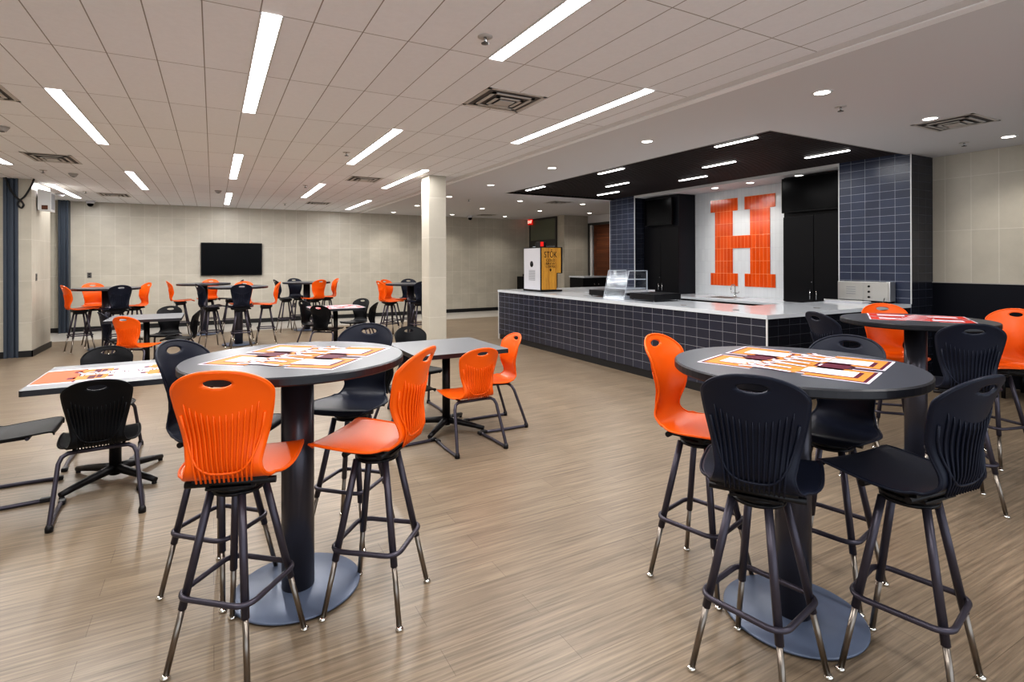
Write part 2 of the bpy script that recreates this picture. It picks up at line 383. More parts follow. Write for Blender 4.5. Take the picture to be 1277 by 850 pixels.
# letter of orange tiles
hp = MB()
RX = Matrix(((0,0,1,0),(1,0,0,0),(0,1,0,0),(0,0,0,1)))   # (a,b,c)->(c,a,b): local x->Y, y->Z, z->X
Hpoly = [(5.93,1.045),(6.54,1.045),(6.54,1.276),(6.426,1.276),(6.426,1.737),(6.80,1.737),(6.80,1.276),(6.69,1.276),(6.69,1.045),(7.30,1.045),(7.30,1.276),(7.198,1.276),(7.198,2.430),(7.30,2.430),(7.30,2.66),(6.69,2.66),(6.69,2.430),(6.80,2.430),(6.80,1.967),(6.426,1.967),(6.426,2.430),(6.54,2.430),(6.54,2.66),(5.93,2.66),(5.93,2.430),(6.033,2.430),(6.033,1.276),(5.93,1.276)]
hp.prism(Hpoly, 8.388, 8.3995, RX)
tag(hp.build('tile_letter', M['orange_tile']), 'large orange tile letter H on the white tiled niche wall', 'letter sign')

# cabinets in the niche
def cupboard(y0, y1, lab, doors, side):
    t = empty('wall_cabinet', (7.93, y0, .86)); tag(t, lab, 'cabinet')
    MB().box(.02, .46, .004, y1-y0-.004, .002, 1.955).build('cabinet_body', M[side], t)
    w = (y1-y0)/2
    for k in range(2):
        d = MB().box(0, .02, k*w+.004, (k+1)*w-.004, .01, 1.33, .002).build('door', M['cab'], t)
        yy = w-.05 if k == 0 else w+.05
        MB().tube([(-.018,yy,.06),(-.018,yy,.20)], .006).build('handle', M['nickel'], d)
        if k == 1: MB().lathe([(0,0),(.008,0),(.008,.01),(0,.01)], 12).build('lock', M['nickel'], d).matrix_local = Matrix.Translation((0,w+.03,.32)) @ Matrix.Rotation(-PI/2,4,'Y')
    return t
cupboard(4.47, 5.47, 'black two-door cabinet right of the orange letter, screen above its doors', 2, 'cab')
cupboard(7.68, 8.64, 'black tower cabinet left of the orange letter with visible grey side', 2, 'cab_side')
def tv(lab, y0, y1, z0, z1, x):
    t = empty('wall_television', (x, (y0+y1)/2, z0)); tag(t, lab, 'television', 'niche menu screens'); w = (y1-y0)/2
    MB().box(0, .045, -w, w, 0, z1-z0, .004).build('casing', M['bezel'], t)
    MB().box(-.002, 0, -w+.012, w-.012, .018, z1-z0-.012).build('screen', M['screen'], t)
    MB().box(.045, .0755, -.1, .1, .1, .25).build('mount', M['bezel'], t)
tv('wide black menu screen above the right niche cabinet', 4.50, 5.44, 2.25, 2.79, 7.85)
tv('black menu screen mounted high on the left tower cabinet', 7.78, 8.55, 2.22, 2.76, 7.85)
t = empty('wall_television', (.413, YB-.005, 1.19)); tag(t, 'flat black television on the far beige wall', 'television')
MB().box(-.665, .665, -.07, -.02, 0, .79, .004).build('casing', M['bezel'], t)
MB().box(-.65, .65, -.073, -.0705, .02, .775).build('screen', M['screen'], t)
MB().box(-.2, .2, -.02, 0, .2, .6).build('mount', M['bezel'], t)

# cold brew dispenser
sd = empty('coffee_dispenser', (5.15, 8.27, .957)); tag(sd, 'wood-fronted cold brew coffee dispenser at the far end of the bar', 'dispenser')
# body: white panel faces -Y... wooden face looks to -Y, white side to -X
W_, D_, H_ = .46, .42, .80
Rm = Matrix.Rotation(math.radians(0), 4, 'Z')
def pt(mb, name, m): 
    return mb.build(name, m, sd)
pt(MB().box(-.0, W_, -.0, D_+.22, .0, .03, .004), 'base_tray', M['tray_b'])
pt(MB().box(.004, .34, .01, D_+.2, .03, .81, .004), 'casing', M['tray_b'])
pt(MB().box(.34, .47, .01, D_, .33, .81, .004), 'tap_head', M['tray_b'])
wd = brick_mat('dispenser_wood', (200,148,56), (170,118,38), (112,74,22), 'XZ', .031, 3., .0012, oy=-1, rough=.4, bump=.2, stretch=(9,1,1.2), nscale=5, namt=.22)
wdn = MB().prism([(.02,.04),(.335,.04),(.335,.34),(.43,.34),(.43,.795),(.02,.795)], 0, .008, Matrix(((1,0,0,0),(0,0,-1,.009),(0,1,0,0),(0,0,0,1))))
wp = pt(wdn, 'wood_panel', wd)
def wt(s_, sz, z, sx=1.): 
    o = text('lettering', s_, sz, M['tray_b'], sd, Matrix.Translation((.205, -.0004, z)) @ Matrix.Rotation(PI/2, 4, 'X'), sx=sx); o.parent = wp
wt('ST\u014cK', .155, .62, .72); wt('COLD', .07, .545); wt('BREW', .055, .49, 1.4); wt('COFFEE', .06, .435)
pt(MB().prism([(.205,.36),(.225,.395),(.205,.425),(.185,.395)], 0, .001, Matrix(((1,0,0,0),(0,0,-1,0.001),(0,1,0,0),(0,0,0,1)))), 'drop_emblem', M['tray_b'])
wh = pt(MB().box(-.002, .004, .03, D_+.18, .035, .79), 'white_side_panel', M['white_pl'])
gr = MB()
for k in range(9): gr.box(-.005, -.002, .2, .42, .2+k*.022, .212+k*.022)
gr.build('side_grille', M['grey_pl'], wh)
MB().lathe([(0,0),(.055,0),(.055,.003),(0,.003)], 28).build('round_emblem', M['tray_b'], wh).matrix_local = Matrix.Translation((-.002,.32,.5)) @ Matrix.Rotation(-PI/2,4,'Y')
# small red-topped grinder behind it
pg = empty('grinder_box', (5.53, 8.93, .957)); tag(pg, 'dark box with a small red panel behind the coffee dispenser', 'appliance')
MB().box(0,.16,0,.16,0,.93,.01).build('casing', M['tray_b'], pg); MB().box(.02,.09,-.004,0,.84,.93).build('red_panel', M['exit'], pg)

# acrylic pastry case between two black trays
pc = empty('display_case', (5.1, 5.97, .956)); tag(pc, 'clear acrylic pastry display case with two shelves on the bar', 'display case')
w, d, hh = .46, .44, .41
fr = MB(); fr.box(0, .006, 0, .006, 0, .01)
prof = [(0,0),(.10,hh),(d,hh),(d,0)]     # slanted front toward the room (-X)
for y in (0, w):
    q = MB().prism([(a, b_) for a, b_ in prof], 0, .006, Matrix(((1,0,0,0),(0,0,1,y),(0,1,0,0),(0,0,0,1))))
    q.build('side_panel', M['acryl'], pc)
    MB().tube([(a,y+.003,b_) for a,b_ in prof], .005, 6, closed=True).build('edge', M['acryl_edge'], pc)
q = MB().prism([(0,0),(.10,hh),(.106,hh),(.006,0)], .006, w, Matrix(((1,0,0,0),(0,0,1,0),(0,1,0,0),(0,0,0,1)))); q.build('front_panel', M['acryl'], pc)
MB().box(.10,d,.006,w,hh-.006,hh).build('top_panel', M['acryl'], pc)
MB().box(.008,d-.01,.01,w,.0,.02).build('floor_panel', M['acryl_edge'], pc)
for z in (.15,.28): MB().box(.05,d-.02,.01,w-.004,z,z+.012).build('shelf', M['acryl_edge'], pc)
for y in (0,w): MB().tube([(.10,y,hh),(d,y,hh)], .006, 6).build('top_rail', M['acryl_edge'], pc)
MB().box(d-.01,d,.0,.012,0,hh).build('door_handle', M['acryl_edge'], pc)
def blacktray(lab, x0, x1, y0, y1):
    t = empty('serving_riser', (x0, y0, .956)); tag(t, lab, 'tray', 'black risers on the bar')
    MB().box(0, x1-x0, 0, y1-y0, .02, .105, .004).build('box', M['tray_b'], t)
    for a in (.03, x1-x0-.03):
        for b_ in (.03, y1-y0-.03): MB().lathe([(0,0),(.012,0),(.012,.02),(0,.02)], 10, (a,b_)).build('foot', M['nickel'], t)
blacktray('flat black riser left of the acrylic case', 5.20, 5.56, 6.48, 6.92)
blacktray('flat black riser right of the acrylic case', 5.16, 5.66, 5.44, 5.92)
# steel warmer
ov = empty('countertop_oven', (7.50, 3.72, .956)); tag(ov, 'stainless steel countertop oven at the right end of the bar', 'oven')
MB().box(.03, .165, .0, .66, .02, .27, .006).build('casing', M['steel'], ov)
MB().box(.024, .03, .32, .64, .03, .26, .002).build('door', M['steel'], ov)
MB().box(.024, .03, .02, .30, .03, .26).build('control_panel', M['steel'], ov)
for k in range(4): MB().box(.022,.024,.42,.54,.10+k*.03,.11+k*.03).build('vent_slot', M['grey_pl'], ov)
for k in range(3): MB().lathe([(0,0),(.014,0),(.012,.014),(0,.014)], 14).build('knob', M['bezel'], ov).matrix_local = Matrix.Translation((.024,.25,.07+.07*k)) @ Matrix.Rotation(-PI/2,4,'Y')
MB().box(.03,.16,.02,.64,0,.02).build('foot_rail', M['bezel'], ov)
bd = empty('cutting_board', (7.28, 3.92, .956)); tag(bd, 'pale flat board lying in front of the steel oven', 'board'); MB().box(0,.2,0,.5,0,.018,.003).build('slab', M['white_pl'], bd)
MB().box(.0,.02,.0,.5,.018,.03,.002).build('raised_lip', M['steel'], bd)
wc_ = empty('power_cord', (7.4, 3.78, .96)); tag(wc_, 'black cord trailing off the steel oven onto the bar', 'cord')
MB().tube([(.12,.0,.06),(.06,-.02,.03),(.0,-.04,.008),(-.12,-.03,.006),(-.2,.02,.006)], .005, 6).build('lead', M['cable'], wc_)
# far dark cabinet with pale top
fc = empty('low_cabinet', (8.6, 11.65, 0)); MB().box(.06,.76,.06,.66,0,.1).build('plinth', M['black'], fc); tag(fc, 'dark cabinet with a pale top in the passage beyond the bar', 'cabinet')
MB().box(.02, .78, .02, .68, .1, 1.07).build('cabinet_body', M['cab'], fc); MB().box(0, .80, 0, .70, 1.07, 1.11, .003).build('worktop', M['quartz'], fc)
for k in range(2):
    d = MB().box(.03+k*.37, .39+k*.37, 0.005, .02, .12, 1.05).build('door', M['cab'], fc)
    MB().lathe([(0,0),(.015,0),(.015,.02),(0,.02)], 12).build('knob', M['nickel'], d).matrix_local = Matrix.Translation((.33+k*.14,.004,.9)) @ Matrix.Rotation(PI/2,4,'X')
MB().box(.0,.02,.04,.66,.12,1.05).build('door', M['cab'], fc)

# booth bench along the right wall
bn = empty('booth_bench', (7.45, -2.5, 0)); tag(bn, 'long black bench seat against the navy panelled right wall', 'bench')
MB().box(0, .70, 0, 5.3, .27, .45, .03).build('seat', M['vinyl'], bn)
for y in (.3, 2.0, 3.6, 5.1):
    MB().tube([(.1,y,0),(.1,y,.27)], .02).build('leg', M['mech'], bn); MB().tube([(.6,y,0),(.6,y,.27)], .02).build('leg', M['mech'], bn)

# ------------------------------------------------------------------ moulded shell
ZW = [(-0.03, 0.222, 0.15), (-0.014, 0.222, 0.172), (-0.001, 0.205, 0.197), (-0.005, 0.13, 0.204), (-0.012, 0.04, 0.204), (-0.016, -0.02, 0.198), (-0.018, -0.07, 0.182), (-0.012, -0.11, 0.158), (0.002, -0.143, 0.138), (0.025, -0.166, 0.1278), (0.055, -0.178, 0.121), (0.09, -0.183, 0.127), (0.13, -0.187, 0.135), (0.17, -0.192, 0.1446), (0.21, -0.199, 0.1526), (0.25, -0.208, 0.1598), (0.285, -0.217, 0.1646), (0.315, -0.226, 0.1666)]
def shell_rows():
    rows = [(y, z, w, min(1, max(0, (z-.03)/.12)) if y < -.1 else 0.) for z, y, w in ZW]
    out = []
    for i in range(len(rows)-1):                      # smooth subdivision
        p0 = rows[max(i-1,0)]; p1 = rows[i]; p2 = rows[i+1]; p3 = rows[min(i+2,len(rows)-1)]
        for k in range(2):
            t = k/2
            out.append(tuple(.5*((2*p1[j])+(-p0[j]+p2[j])*t+(2*p0[j]-5*p1[j]+4*p2[j]-p3[j])*t*t+(-p0[j]+3*p1[j]-3*p2[j]+p3[j])*t**3) for j in range(4)))
    n = 17
    for k in range(n+1):
        q = math.sin(k/n*PI/2) if k/n > .5 else math.sin(k/n*PI/2)
        q = (k/n)*.35+q*.65 if k < n else 1.
        w = 0.1666*(1-q**2.2)**(1/2.2) if k < n else .012
        out.append((-.226-.018*q-.008*q*q, .315+.08*q, max(w,.012), 1.-.35*q))
    return out
ROWS = shell_rows(); NT = 26
def surf(i, t):
    y, z, w, b = ROWS[i]
    k_ = (w/.1666)**2 if z > .315 else 1.
    return Vector((w*t, y+b*.055*t*t*k_, z+(1-b)*(.008*t*t if y > -.12 else .0)-(0.010*t*t*min(1,max(0,(z-.29)/.05))*(w/.16)**2)))
def back_y(x, z):
    """inner surface y on the backrest at height z"""
    for i in range(12, len(ROWS)-1):
        if ROWS[i][1] <= z <= ROWS[i+1][1]:
            f = (z-ROWS[i][1])/(ROWS[i+1][1]-ROWS[i][1]+1e-9); r = [ROWS[i][j]*(1-f)+ROWS[i+1][j]*f for j in range(4)]
            t = max(-1, min(1, x/r[2])); return r[0]+r[3]*.055*t*t
    return ROWS[14][0]
def make_shell(name, m):
    mb = MB(); bm = mb.bm
    V = [[bm.verts.new(surf(i, -1+2*j/NT)) for j in range(NT+1)] for i in range(len(ROWS))]
    hc, ha, hb = .353, .047, .0165
    def ins(c): return ((c.x/ha)**2+((c.z-hc)/hb)**2)
    kill = []
    for i in range(len(ROWS)-1):
        for j in range(NT):
            q = (V[i][j], V[i][j+1], V[i+1][j+1], V[i+1][j])
            f = bm.faces.new(q); f.smooth = True
            c = f.calc_center_median()
            if c.z > .3 and ins(c) < 1.0: kill.append(f)
    bmesh.ops.delete(bm, geom=kill, context='FACES')
    for e in [e for e in bm.edges if e.is_boundary]:
        for v in e.verts:
            k = ins(v.co)
            if v.co.z > .3 and k < 3 and abs(v.co.x) < .085:
                s_ = 1/math.sqrt(k); v.co.x *= s_; v.co.z = hc+(v.co.z-hc)*s_
    bmesh.ops.remove_doubles(bm, verts=bm.verts, dist=.0004)
    bmesh.ops.recalc_face_normals(bm, faces=bm.faces)
    # make normals point to the sitter side (front/up)
    f0 = max(bm.faces, key=lambda f: -abs(f.calc_center_median().x)-abs(f.calc_center_median().z-.2)*3)
    if f0.normal.y < 0: bmesh.ops.reverse_faces(bm, faces=bm.faces)
    bmesh.ops.solidify(bm, geom=bm.faces[:], thickness=.008)
    for f in bm.faces: f.smooth = True
    # outer ribs and the U-shaped rim, on the back side
    n = 13
    for k in range(n):
        u = (k-(n-1)/2)/((n-1)/2)
        xt, xb = u*.122, u*.090
        ztop = .235+.04*u*u; zbot = -.012
        pts = []
        for s_ in range(12):
            f = s_/11; z = zbot+(ztop-zbot)*f; x = xb+(xt-xb)*f**1.3
            dep = .0045 if f < .95 else .001
            yy = back_y(x, z) if z > .03 else (back_y(x,.03)+(.03-z)*.35)
            pts.append((x, yy-.0085-dep, z))
        bm2 = mb
        r = [.0040]*10+[.0032,.0015]
        bm2.tube(pts, r, 6)
    rim = []
    for s_ in range(25):
        a = -1+2*s_/24
        x = .125*math.sin(a*PI/2)*(1.+.0*a); z = .022+.21*(abs(a)**3.2)
        x = (.103+.034*(abs(a)**3))*math.sin(a*PI/2)
        rim.append((x, back_y(x, max(z,.03))-.0125, z))
    mb.tube(rim, .0048, 6)
    rim2 = [surf(i, -1) for i in range(0,len(ROWS),1)]+[surf(i, 1) for i in range(len(ROWS)-1,-1,-1)]
    rim2 = [p+Vector((0,-.002 if p.y < -.1 else 0,-.003 if p.y > -.1 else 0)) for p in rim2]
    rr_ = [rim2[0]]
    for p in rim2[1:]:
        if (p-rr_[-1]).length > .009: rr_.append(p)
    mb.tube(rr_, .0055, 6)
    o = mb.build(name, m)
    return o
shell_meshes = {}
for key, mm in (('orange','orange'),('navy','navy'),('black','blk_pl')):
    o = make_shell('seat_shell', M[mm]); shell_meshes[key] = o.data; bpy.data.objects.remove(o)

SH = .735     # bar stool seat height
def make_stool():
    root = empty('bar_stool')
    turn = Matrix.Identity(4)
    s = bpy.data.objects.new('seat_shell', shell_meshes['orange']); C.objects.link(s); s.parent = root; s.location = (0,0,SH)
    for y in (.07,-.09):
        mb = MB().tube([(-.155,y,SH-.042),(.155,y,SH-.042)], .0125, 10)
        mb.box(-.13,.13,y-.012,y+.012,SH-.034,SH-.024)
        mb.build('support_bar', M['mech'], root)
    mb = MB(); mb.box(-.085,.085,-.105,.10,SH-.064,SH-.054,.002); mb.box(-.085,-.07,-.10,.09,SH-.056,SH-.030); mb.box(.07,.085,-.10,.09,SH-.056,SH-.030)
    mb.lathe([(0,SH-.085),(.085,SH-.085),(.095,SH-.078),(.095,SH-.066),(.06,SH-.062),(0,SH-.062)], 28)
    mb.lathe([(0,SH-.096),(.092,SH-.096),(.092,SH-.086),(0,SH-.086)], 24)
    mb.build('swivel_plate', M['mech'], root)
    fa_, ta_ = .170, .066
    zt = SH-.09
    for sx in (-1,1):
        for sy in (-1,1):
            def P(z): 
                f = z/zt; r = fa_+(ta_-fa_)*f; return Vector((sx*r, sy*r, z))
            L_ = MB().tube([P(zt), P(.235)], .0145, 12).build('leg', M['gun'], root)
            MB().tube([P(.245), P(.016)], .0108, 12).build('leg_extension', M['chrome'], L_)
            g = P(.0)
            MB().lathe([(0,.0),(.013,.0),(.017,.005),(.015,.011),(.008,.017),(0,.018)], 16, (g.x, g.y)).build('foot_glide', M['glide'], L_)
    pts = []; hw, cr, zr = .150, .055, .285
    for cx, cy, a0 in ((hw-cr,hw-cr,0),(-hw+cr,hw-cr,90),(-hw+cr,-hw+cr,180),(hw-cr,-hw+cr,270)):
        for k in range(7):
            a = math.radians(a0+15*k); pts.append((cx+cr*math.cos(a), cy+cr*math.sin(a), zr))
    MB().tube(pts, .0105, 10, closed=True).build('footrest_ring', M['gun'], root)
    return root
stool0 = make_stool()
used = []
def stool(x, y, face, col, label, group=None, legs=None):
    """face: heading of the sitter in degrees from +X; legs: heading of the leg square"""
    t = stool0 if not used else copy_tree(stool0)
    used.append(t)
    leg = math.radians((face if legs is None else legs)-90)
    t.location = (x, y, 0); t.rotation_euler = (0,0,leg)
    rel = math.radians(face-90)-leg
    for ch in t.children:
        n = ch.name.split('.')[0]
        if n == 'seat_shell': ch.data = shell_meshes[col]
        if n in ('seat_shell','support_bar','swivel_plate'): ch.rotation_euler = (0,0,rel)
    tag(t, label, 'bar stool', group or 'bar stools around the high round tables')
    return t

def make_chair():
    root = empty('chair')
    s = bpy.data.objects.new('seat_shell', shell_meshes['black']); C.objects.link(s); s.parent = root; s.location = (0,0,.43)
    for sx in (-1,1):
        pts = [(sx*.10,-.09,.387),(sx*.145,-.095,.386),(sx*.172,-.105,.372),(sx*.186,-.12,.34),(sx*.205,-.19,.14),(sx*.215,-.225,.035),(sx*.215,-.225,.016),(sx*.215,-.205,.0125),(sx*.215,0,.0125),(sx*.205,.165,.0125),(sx*.19,.195,.0125)]
        L_ = MB().tube(pts, .0125, 10).build('sled_leg', M['gun'], root)
        MB().lathe([(0,0),(.020,0),(.020,.022),(.014,.04),(0,.04)], 12, (sx*.215,-.225)).build('foot_cap', M['mech'], L_)
        MB().box(sx*.20-.018, sx*.20+.018, .16, .215, .0, .027, .006).build('foot_cap', M['mech'], L_)
    MB().tube([(-.11,-.09,.387),(.11,-.09,.387)], .0125, 10).build('crossbar', M['gun'], root)
    MB().tube([(-.15,.09,.395),(.15,.09,.395)], .0105, 10).build('crossbar', M['gun'], root)
    for x in (-.12,.12): MB().tube([(x,-.09,.389),(x,.10,.397)], .009, 8).build('side_rail', M['mech'], root)
    return root
chair0 = make_chair(); cused = []
def chair(x, y, face, col, label, group=None):
    t = chair0 if not cused else copy_tree(chair0)
    cused.append(t); t.location = (x, y, 0); t.rotation_euler = (0,0,math.radians(face-90))
    for ch in t.children:
        if ch.name.split('.')[0] == 'seat_shell': ch.data = shell_meshes[col]
    tag(t, label, 'chair', group or 'low chairs around the square tables')
    return t

# ------------------------------------------------------------------ printed table graphics
def rect(mb, x0, x1, y0, y1, z): mb._f([mb.bm.verts.new(p) for p in ((x0,y0,z),(x1,y0,z),(x1,y1,z),(x0,y1,z))])
def poly(mb, pts, z): mb._f([mb.bm.verts.new((p[0],p[1],z)) for p in pts])
def hshape(mb, a, z, e=0.):
    """letter H lying with its stems along local x; a scales; e grows the outline"""
    Lx, Ly = .30+e, .27+e; g = .038-e; cw = .085+e; sh = .085
    # stems as four serif blocks + bars
    for sy in (-1,1):
        y0, y1 = sorted((sy*g, sy*Ly))
        rect(mb, -Lx, -Lx+sh+.12+e, y0, y1, z); rect(mb, Lx-sh-.12-e, Lx, y0, y1, z)
        y0, y1 = sorted((sy*g, sy*(Ly-.045)))
        rect(mb, -Lx+.1, Lx-.1, y0, y1, z)
    rect(mb, -cw, cw, -g-.01, g+.01, z)
def script(mb, z, x0, x1, amp, r, rnd):
    """looping handwritten stroke"""
    n = 90; pts = []
    for k in range(n+1):
        f = k/n; ph = f*2*PI*7
        pts.append((x0+(x1-x0)*f+.016*math.sin(ph), amp*math.cos(ph)*(1 if k > 14 else 1.5)*rnd[int(f*6.99)]))
    prev = None
    for i in range(n):
        a = Vector(pts[i]); b_ = Vector(pts[i+1]); d = (b_-a); 
        if d.length < 1e-6: continue
        nrm = Vector((-d.y, d.x)).normalized()*r
        mb._f([mb.bm.verts.new((q.x,q.y,z+i*1e-6)) for q in (a-nrm, b_-nrm*1., b_+nrm*1., a+nrm)])
RN = [random.uniform(.7,1.25) for _ in range(8)]
def graphic_H(parent, z, rot, mats, sc=1.):
    mb = MB(); 
    mb.mi = 0; hshape(mb, 1, z, .014)
    mb.mi = 1; hshape(mb, 1, z+.0003, .004)
    mb.mi = 2; hshape(mb, 1, z+.0006, -.008)
    for sx in (-1,1):
        for sy in (-1,1):
            xa, xb = sorted((sx*.07, sx*.25)); ya, yb = sorted((sy*.085, sy*.20))
            mb.mi = 1; rect(mb, xa, xb+.016, ya-.010, yb, z+.0009)
            mb.mi = 3; rect(mb, xa, xb, ya, yb, z+.0012)
        mb.mi = 1; xa, xb = sorted((sx*.10, sx*.20)); rect(mb, xa, xb, -.05, .05, z+.0010)
        xa, xb = sorted((sx*.20, sx*.29)); rect(mb, xa, xb, -.008, .008, z+.0010)
    R2 = Matrix.Rotation(math.radians(78),4,'Z')
    n0 = len(mb.bm.verts)
    mb.mi = 2; script(mb, z+.0015, -.26, .26, .085, .0190, RN)
    mb.mi = 1; script(mb, z+.0017, -.27, .27, .075, .0165, RN)
    mb.mi = 0; script(mb, z+.0019, -.27, .27, .075, .0088, RN)
    mb.bm.verts.ensure_lookup_table()
    bmesh.ops.transform(mb.bm, matrix=R2, verts=mb.bm.verts[n0:])
    bmesh.ops.transform(mb.bm, matrix=Matrix.Rotation(rot,4,'Z') @ Matrix.Diagonal((sc,sc,1,1)), verts=mb.bm.verts)
    for f in mb.bm.faces:
        f.normal_update()
        if f.normal.z < 0: f.normal_flip()
    me = bpy.data.meshes.new('printed_graphic'); mb.bm.to_mesh(me); mb.bm.free()
    for m in mats: me.materials.append(m)
    o = bpy.data.objects.new('printed_graphic', me); C.objects.link(o); o.parent = parent
    return o
H_MATS = [M['white_pr'], M['maroon_pr'], M['gold_pr'], M['white_pr']]
R_MATS = [M['white_pr'], M['red_pr'], M['red_pr'], M['white_pr']]

def round_table(x, y, R, label, group=None, rb=.275, top='top_dots', graphic=None, gmats=H_MATS, goff=(0,0), n=72):
    t = empty('round_table', (x, y, 0)); tag(t, label, 'table', group or 'bar-height round tables')
    mb = MB(); mb.mi = 1; mb.lathe([(0,1.030),(R-.006,1.030),(R,1.036),(R,1.061),(R-.006,1.067)], n); mb.mi = 0; mb.lathe([(R-.006,1.067),(0,1.067)], n)
    bmesh.ops.remove_doubles(mb.bm, verts=mb.bm.verts, dist=1e-5)
    tp = mb.build('tabletop', [M[top], M['edge']], t)
    for f in tp.data.polygons: f.use_smooth = False
    MB().lathe([(0,.014),(.071,.014),(.071,1.028),(0,1.028)], 40).build('column', M['column'], t)
    MB().lathe([(0,.006),(rb-.01,.006),(rb,.009),(rb,.015),(rb-.004,.018),(0,.0185)], n).build('base_plate', M['disc'], t)
    MB().lathe([(0,1.016),(.16,1.016),(.16,1.0295),(0,1.0295)], 32).build('top_bracket', M['mech'], t)
    for k in range(4):
        a = k*PI/2+.5; MB().lathe([(0,0),(.012,0),(.012,.006),(0,.006)], 10, (.85*rb*math.cos(a), .85*rb*math.sin(a))).build('levelling_foot', M['glide'], t)
    if graphic is not None:
        g = graphic_H(tp, 1.0674, graphic, gmats); g.location = (goff[0], goff[1], 0)
    return t
def square_table(x, y, hx, hy, label, top='top_grey', group=None, graphic=None, corner=.02, spread=.36):
    t = empty('square_table', (x, y, 0)); tag(t, label, 'table', group or 'low square tables')
    mb = MB()
    pts = []
    for cx, cy, a0 in ((hx-corner,hy-corner,0),(-hx+corner,hy-corner,90),(-hx+corner,-hy+corner,180),(hx-corner,-hy+corner,270)):
        for k in range(5): a = math.radians(a0+22.5*k); pts.append((cx+corner*math.cos(a), cy+corner*math.sin(a)))
    mb.mi = 1; mb.prism(pts, .704, .740)
    for f in mb.bm.faces:
        if min(v.co.z for v in f.verts) > .73: f.material_index = 0
    tp = mb.build('tabletop', [M[top], M['edge']], t)
    MB().lathe([(0,.03),(.036,.03),(.036,.70),(0,.70)], 24).build('column', M['mech'], t)
    MB().box(-.2,.2,-.2,.2,.690,.7035,.002).build('top_bracket', M['mech'], t)
    for k in range(4):
        a = math.radians(45+90*k); c_, s_ = math.cos(a), math.sin(a)
        f = MB().tube([(0,0,.075),(c_*.1,s_*.1,.065),(c_*spread*.75,s_*spread*.75,.042),(c_*spread,s_*spread,.026)], [.032,.028,.022,.018], 10).build('base_leg', M['mech'], t)
        MB().lathe([(0,0),(.015,0),(.015,.012),(0,.012)], 10, (c_*spread*.97, s_*spread*.97)).build('foot_glide', M['mech'], f)
    if graphic == 'banner':
        g = MB(); z = .7404
        g.mi = 0; rect(g, -hx+.005, hx-.01, -.28, .25, z)
        g.mi = 1; rect(g, -hx+.008, -hx+.22, -.25, .22, z+.0003)
        g.mi = 3; rect(g, -hx+.22, -hx+.235, -.27, .22, z+.0003)
        for cx in (-.11,.29):
            g.mi = 3
            for sy in (-1,1):
                g.mi = 2; ya, yb = sorted((sy*.03+(-.015), sy*.20-.015)); rect(g, cx-.085, cx+.085, ya, yb, z+.0004)
                ya, yb = sorted((sy*.09-.015, sy*.15-.015)); rect(g, cx-.12, cx+.12, ya, yb, z+.0003)
                g.mi = 3; rect(g, cx-.02, cx+.02, ya-.03, yb+.03, z+.0006); rect(g, cx-.13, cx-.10, ya, yb, z+.0006); rect(g, cx+.09, cx+.115, ya, yb, z+.0006)
        g.mi = 2
        for sy in (-1,1):
            ya, yb = sorted((sy*.05-.015, sy*.16-.015)); rect(g, -hx+.25, -hx+.36, ya, yb, z+.0003)
            g.mi = 3; rect(g, -hx+.33, -hx+.36, ya, yb, z+.0005); g.mi = 2
        n0 = len(g.bm.verts); g.mi = 3; script(g, z+.0008, -hx+.2, hx-.06, .055, .014, RN); g.mi = 4; script(g, z+.0011, -hx+.2, hx-.06, .055, .0065, RN)
        me = g.build('printed_graphic', [M['white_pr'], M['coral_pr'], M['gold_pr'], M['maroon_pr'], M['white_pr']], tp)
        for f in me.data.polygons: pass
    if graphic == 'H': graphic_H(tp, .7404, .2, R_MATS, 1.2)
    return t

LT = (.3406,2.6705); RT = (2.150,1.4417); FT = (4.56,2.08)
ga = math.atan2(-.643,.765)
round_table(*LT, .4787, 'dark round bar-height table at left front, H graphic in white and gold outlines', graphic=ga, goff=(.022,.012))
gb = math.atan2(1.27-1.855, 2.558-2.366)
round_table(*RT, .4787, 'dark round bar-height table at right front with H graphic and speckled top', graphic=gb, goff=(.04,.01))
round_table(*FT, .48, 'dark round bar-height table near the bar corner with red-edged graphic', graphic=math.radians(-60), gmats=R_MATS, goff=(.1,.03))
# front-left group
stool(.085, 2.335, 72, 'orange', 'orange bar stool, its ribbed back to the camera, front of the left round table', legs=49)
stool(.03, 2.885, -35, 'navy', 'navy bar stool behind the foremost orange stool, left of the left round table', legs=46)
stool(.6375, 2.40, 137, 'orange', 'orange bar stool seen side-on, right of the left round table', legs=51)
stool(.675, 3.08, 232, 'navy', 'navy bar stool on the far right side of the left round table', legs=46)
# front-right group
stool(2.03, 1.83, -72, 'orange', 'orange bar stool at left side of the right round table, before the tiled bar', legs=14)
stool(1.735, 1.296, 32, 'navy', 'navy bar stool with ribbed back to camera, front of the right round table', legs=11)
stool(2.52, 1.50, 190, 'navy', 'navy bar stool on the far side of the right round table', legs=12)
stool(2.21, 1.03, 84, 'navy', 'navy bar stool seen side-on, right of the right round table', legs=11)
# group by the bar corner
stool(4.08, 1.62, 38, 'navy', 'navy bar stool with ribbed back, near side of the table by the bar corner')
stool(4.88, 2.40, 222, 'orange', 'orange bar stool behind the table by the bar corner, facing the camera')
stool(4.05, 2.30, -22, 'navy', 'navy bar stool at the left of the table by the bar corner, mostly hidden')
stool(5.13, 1.83, 165, 'orange', 'orange bar stool at the far right edge of the photo')

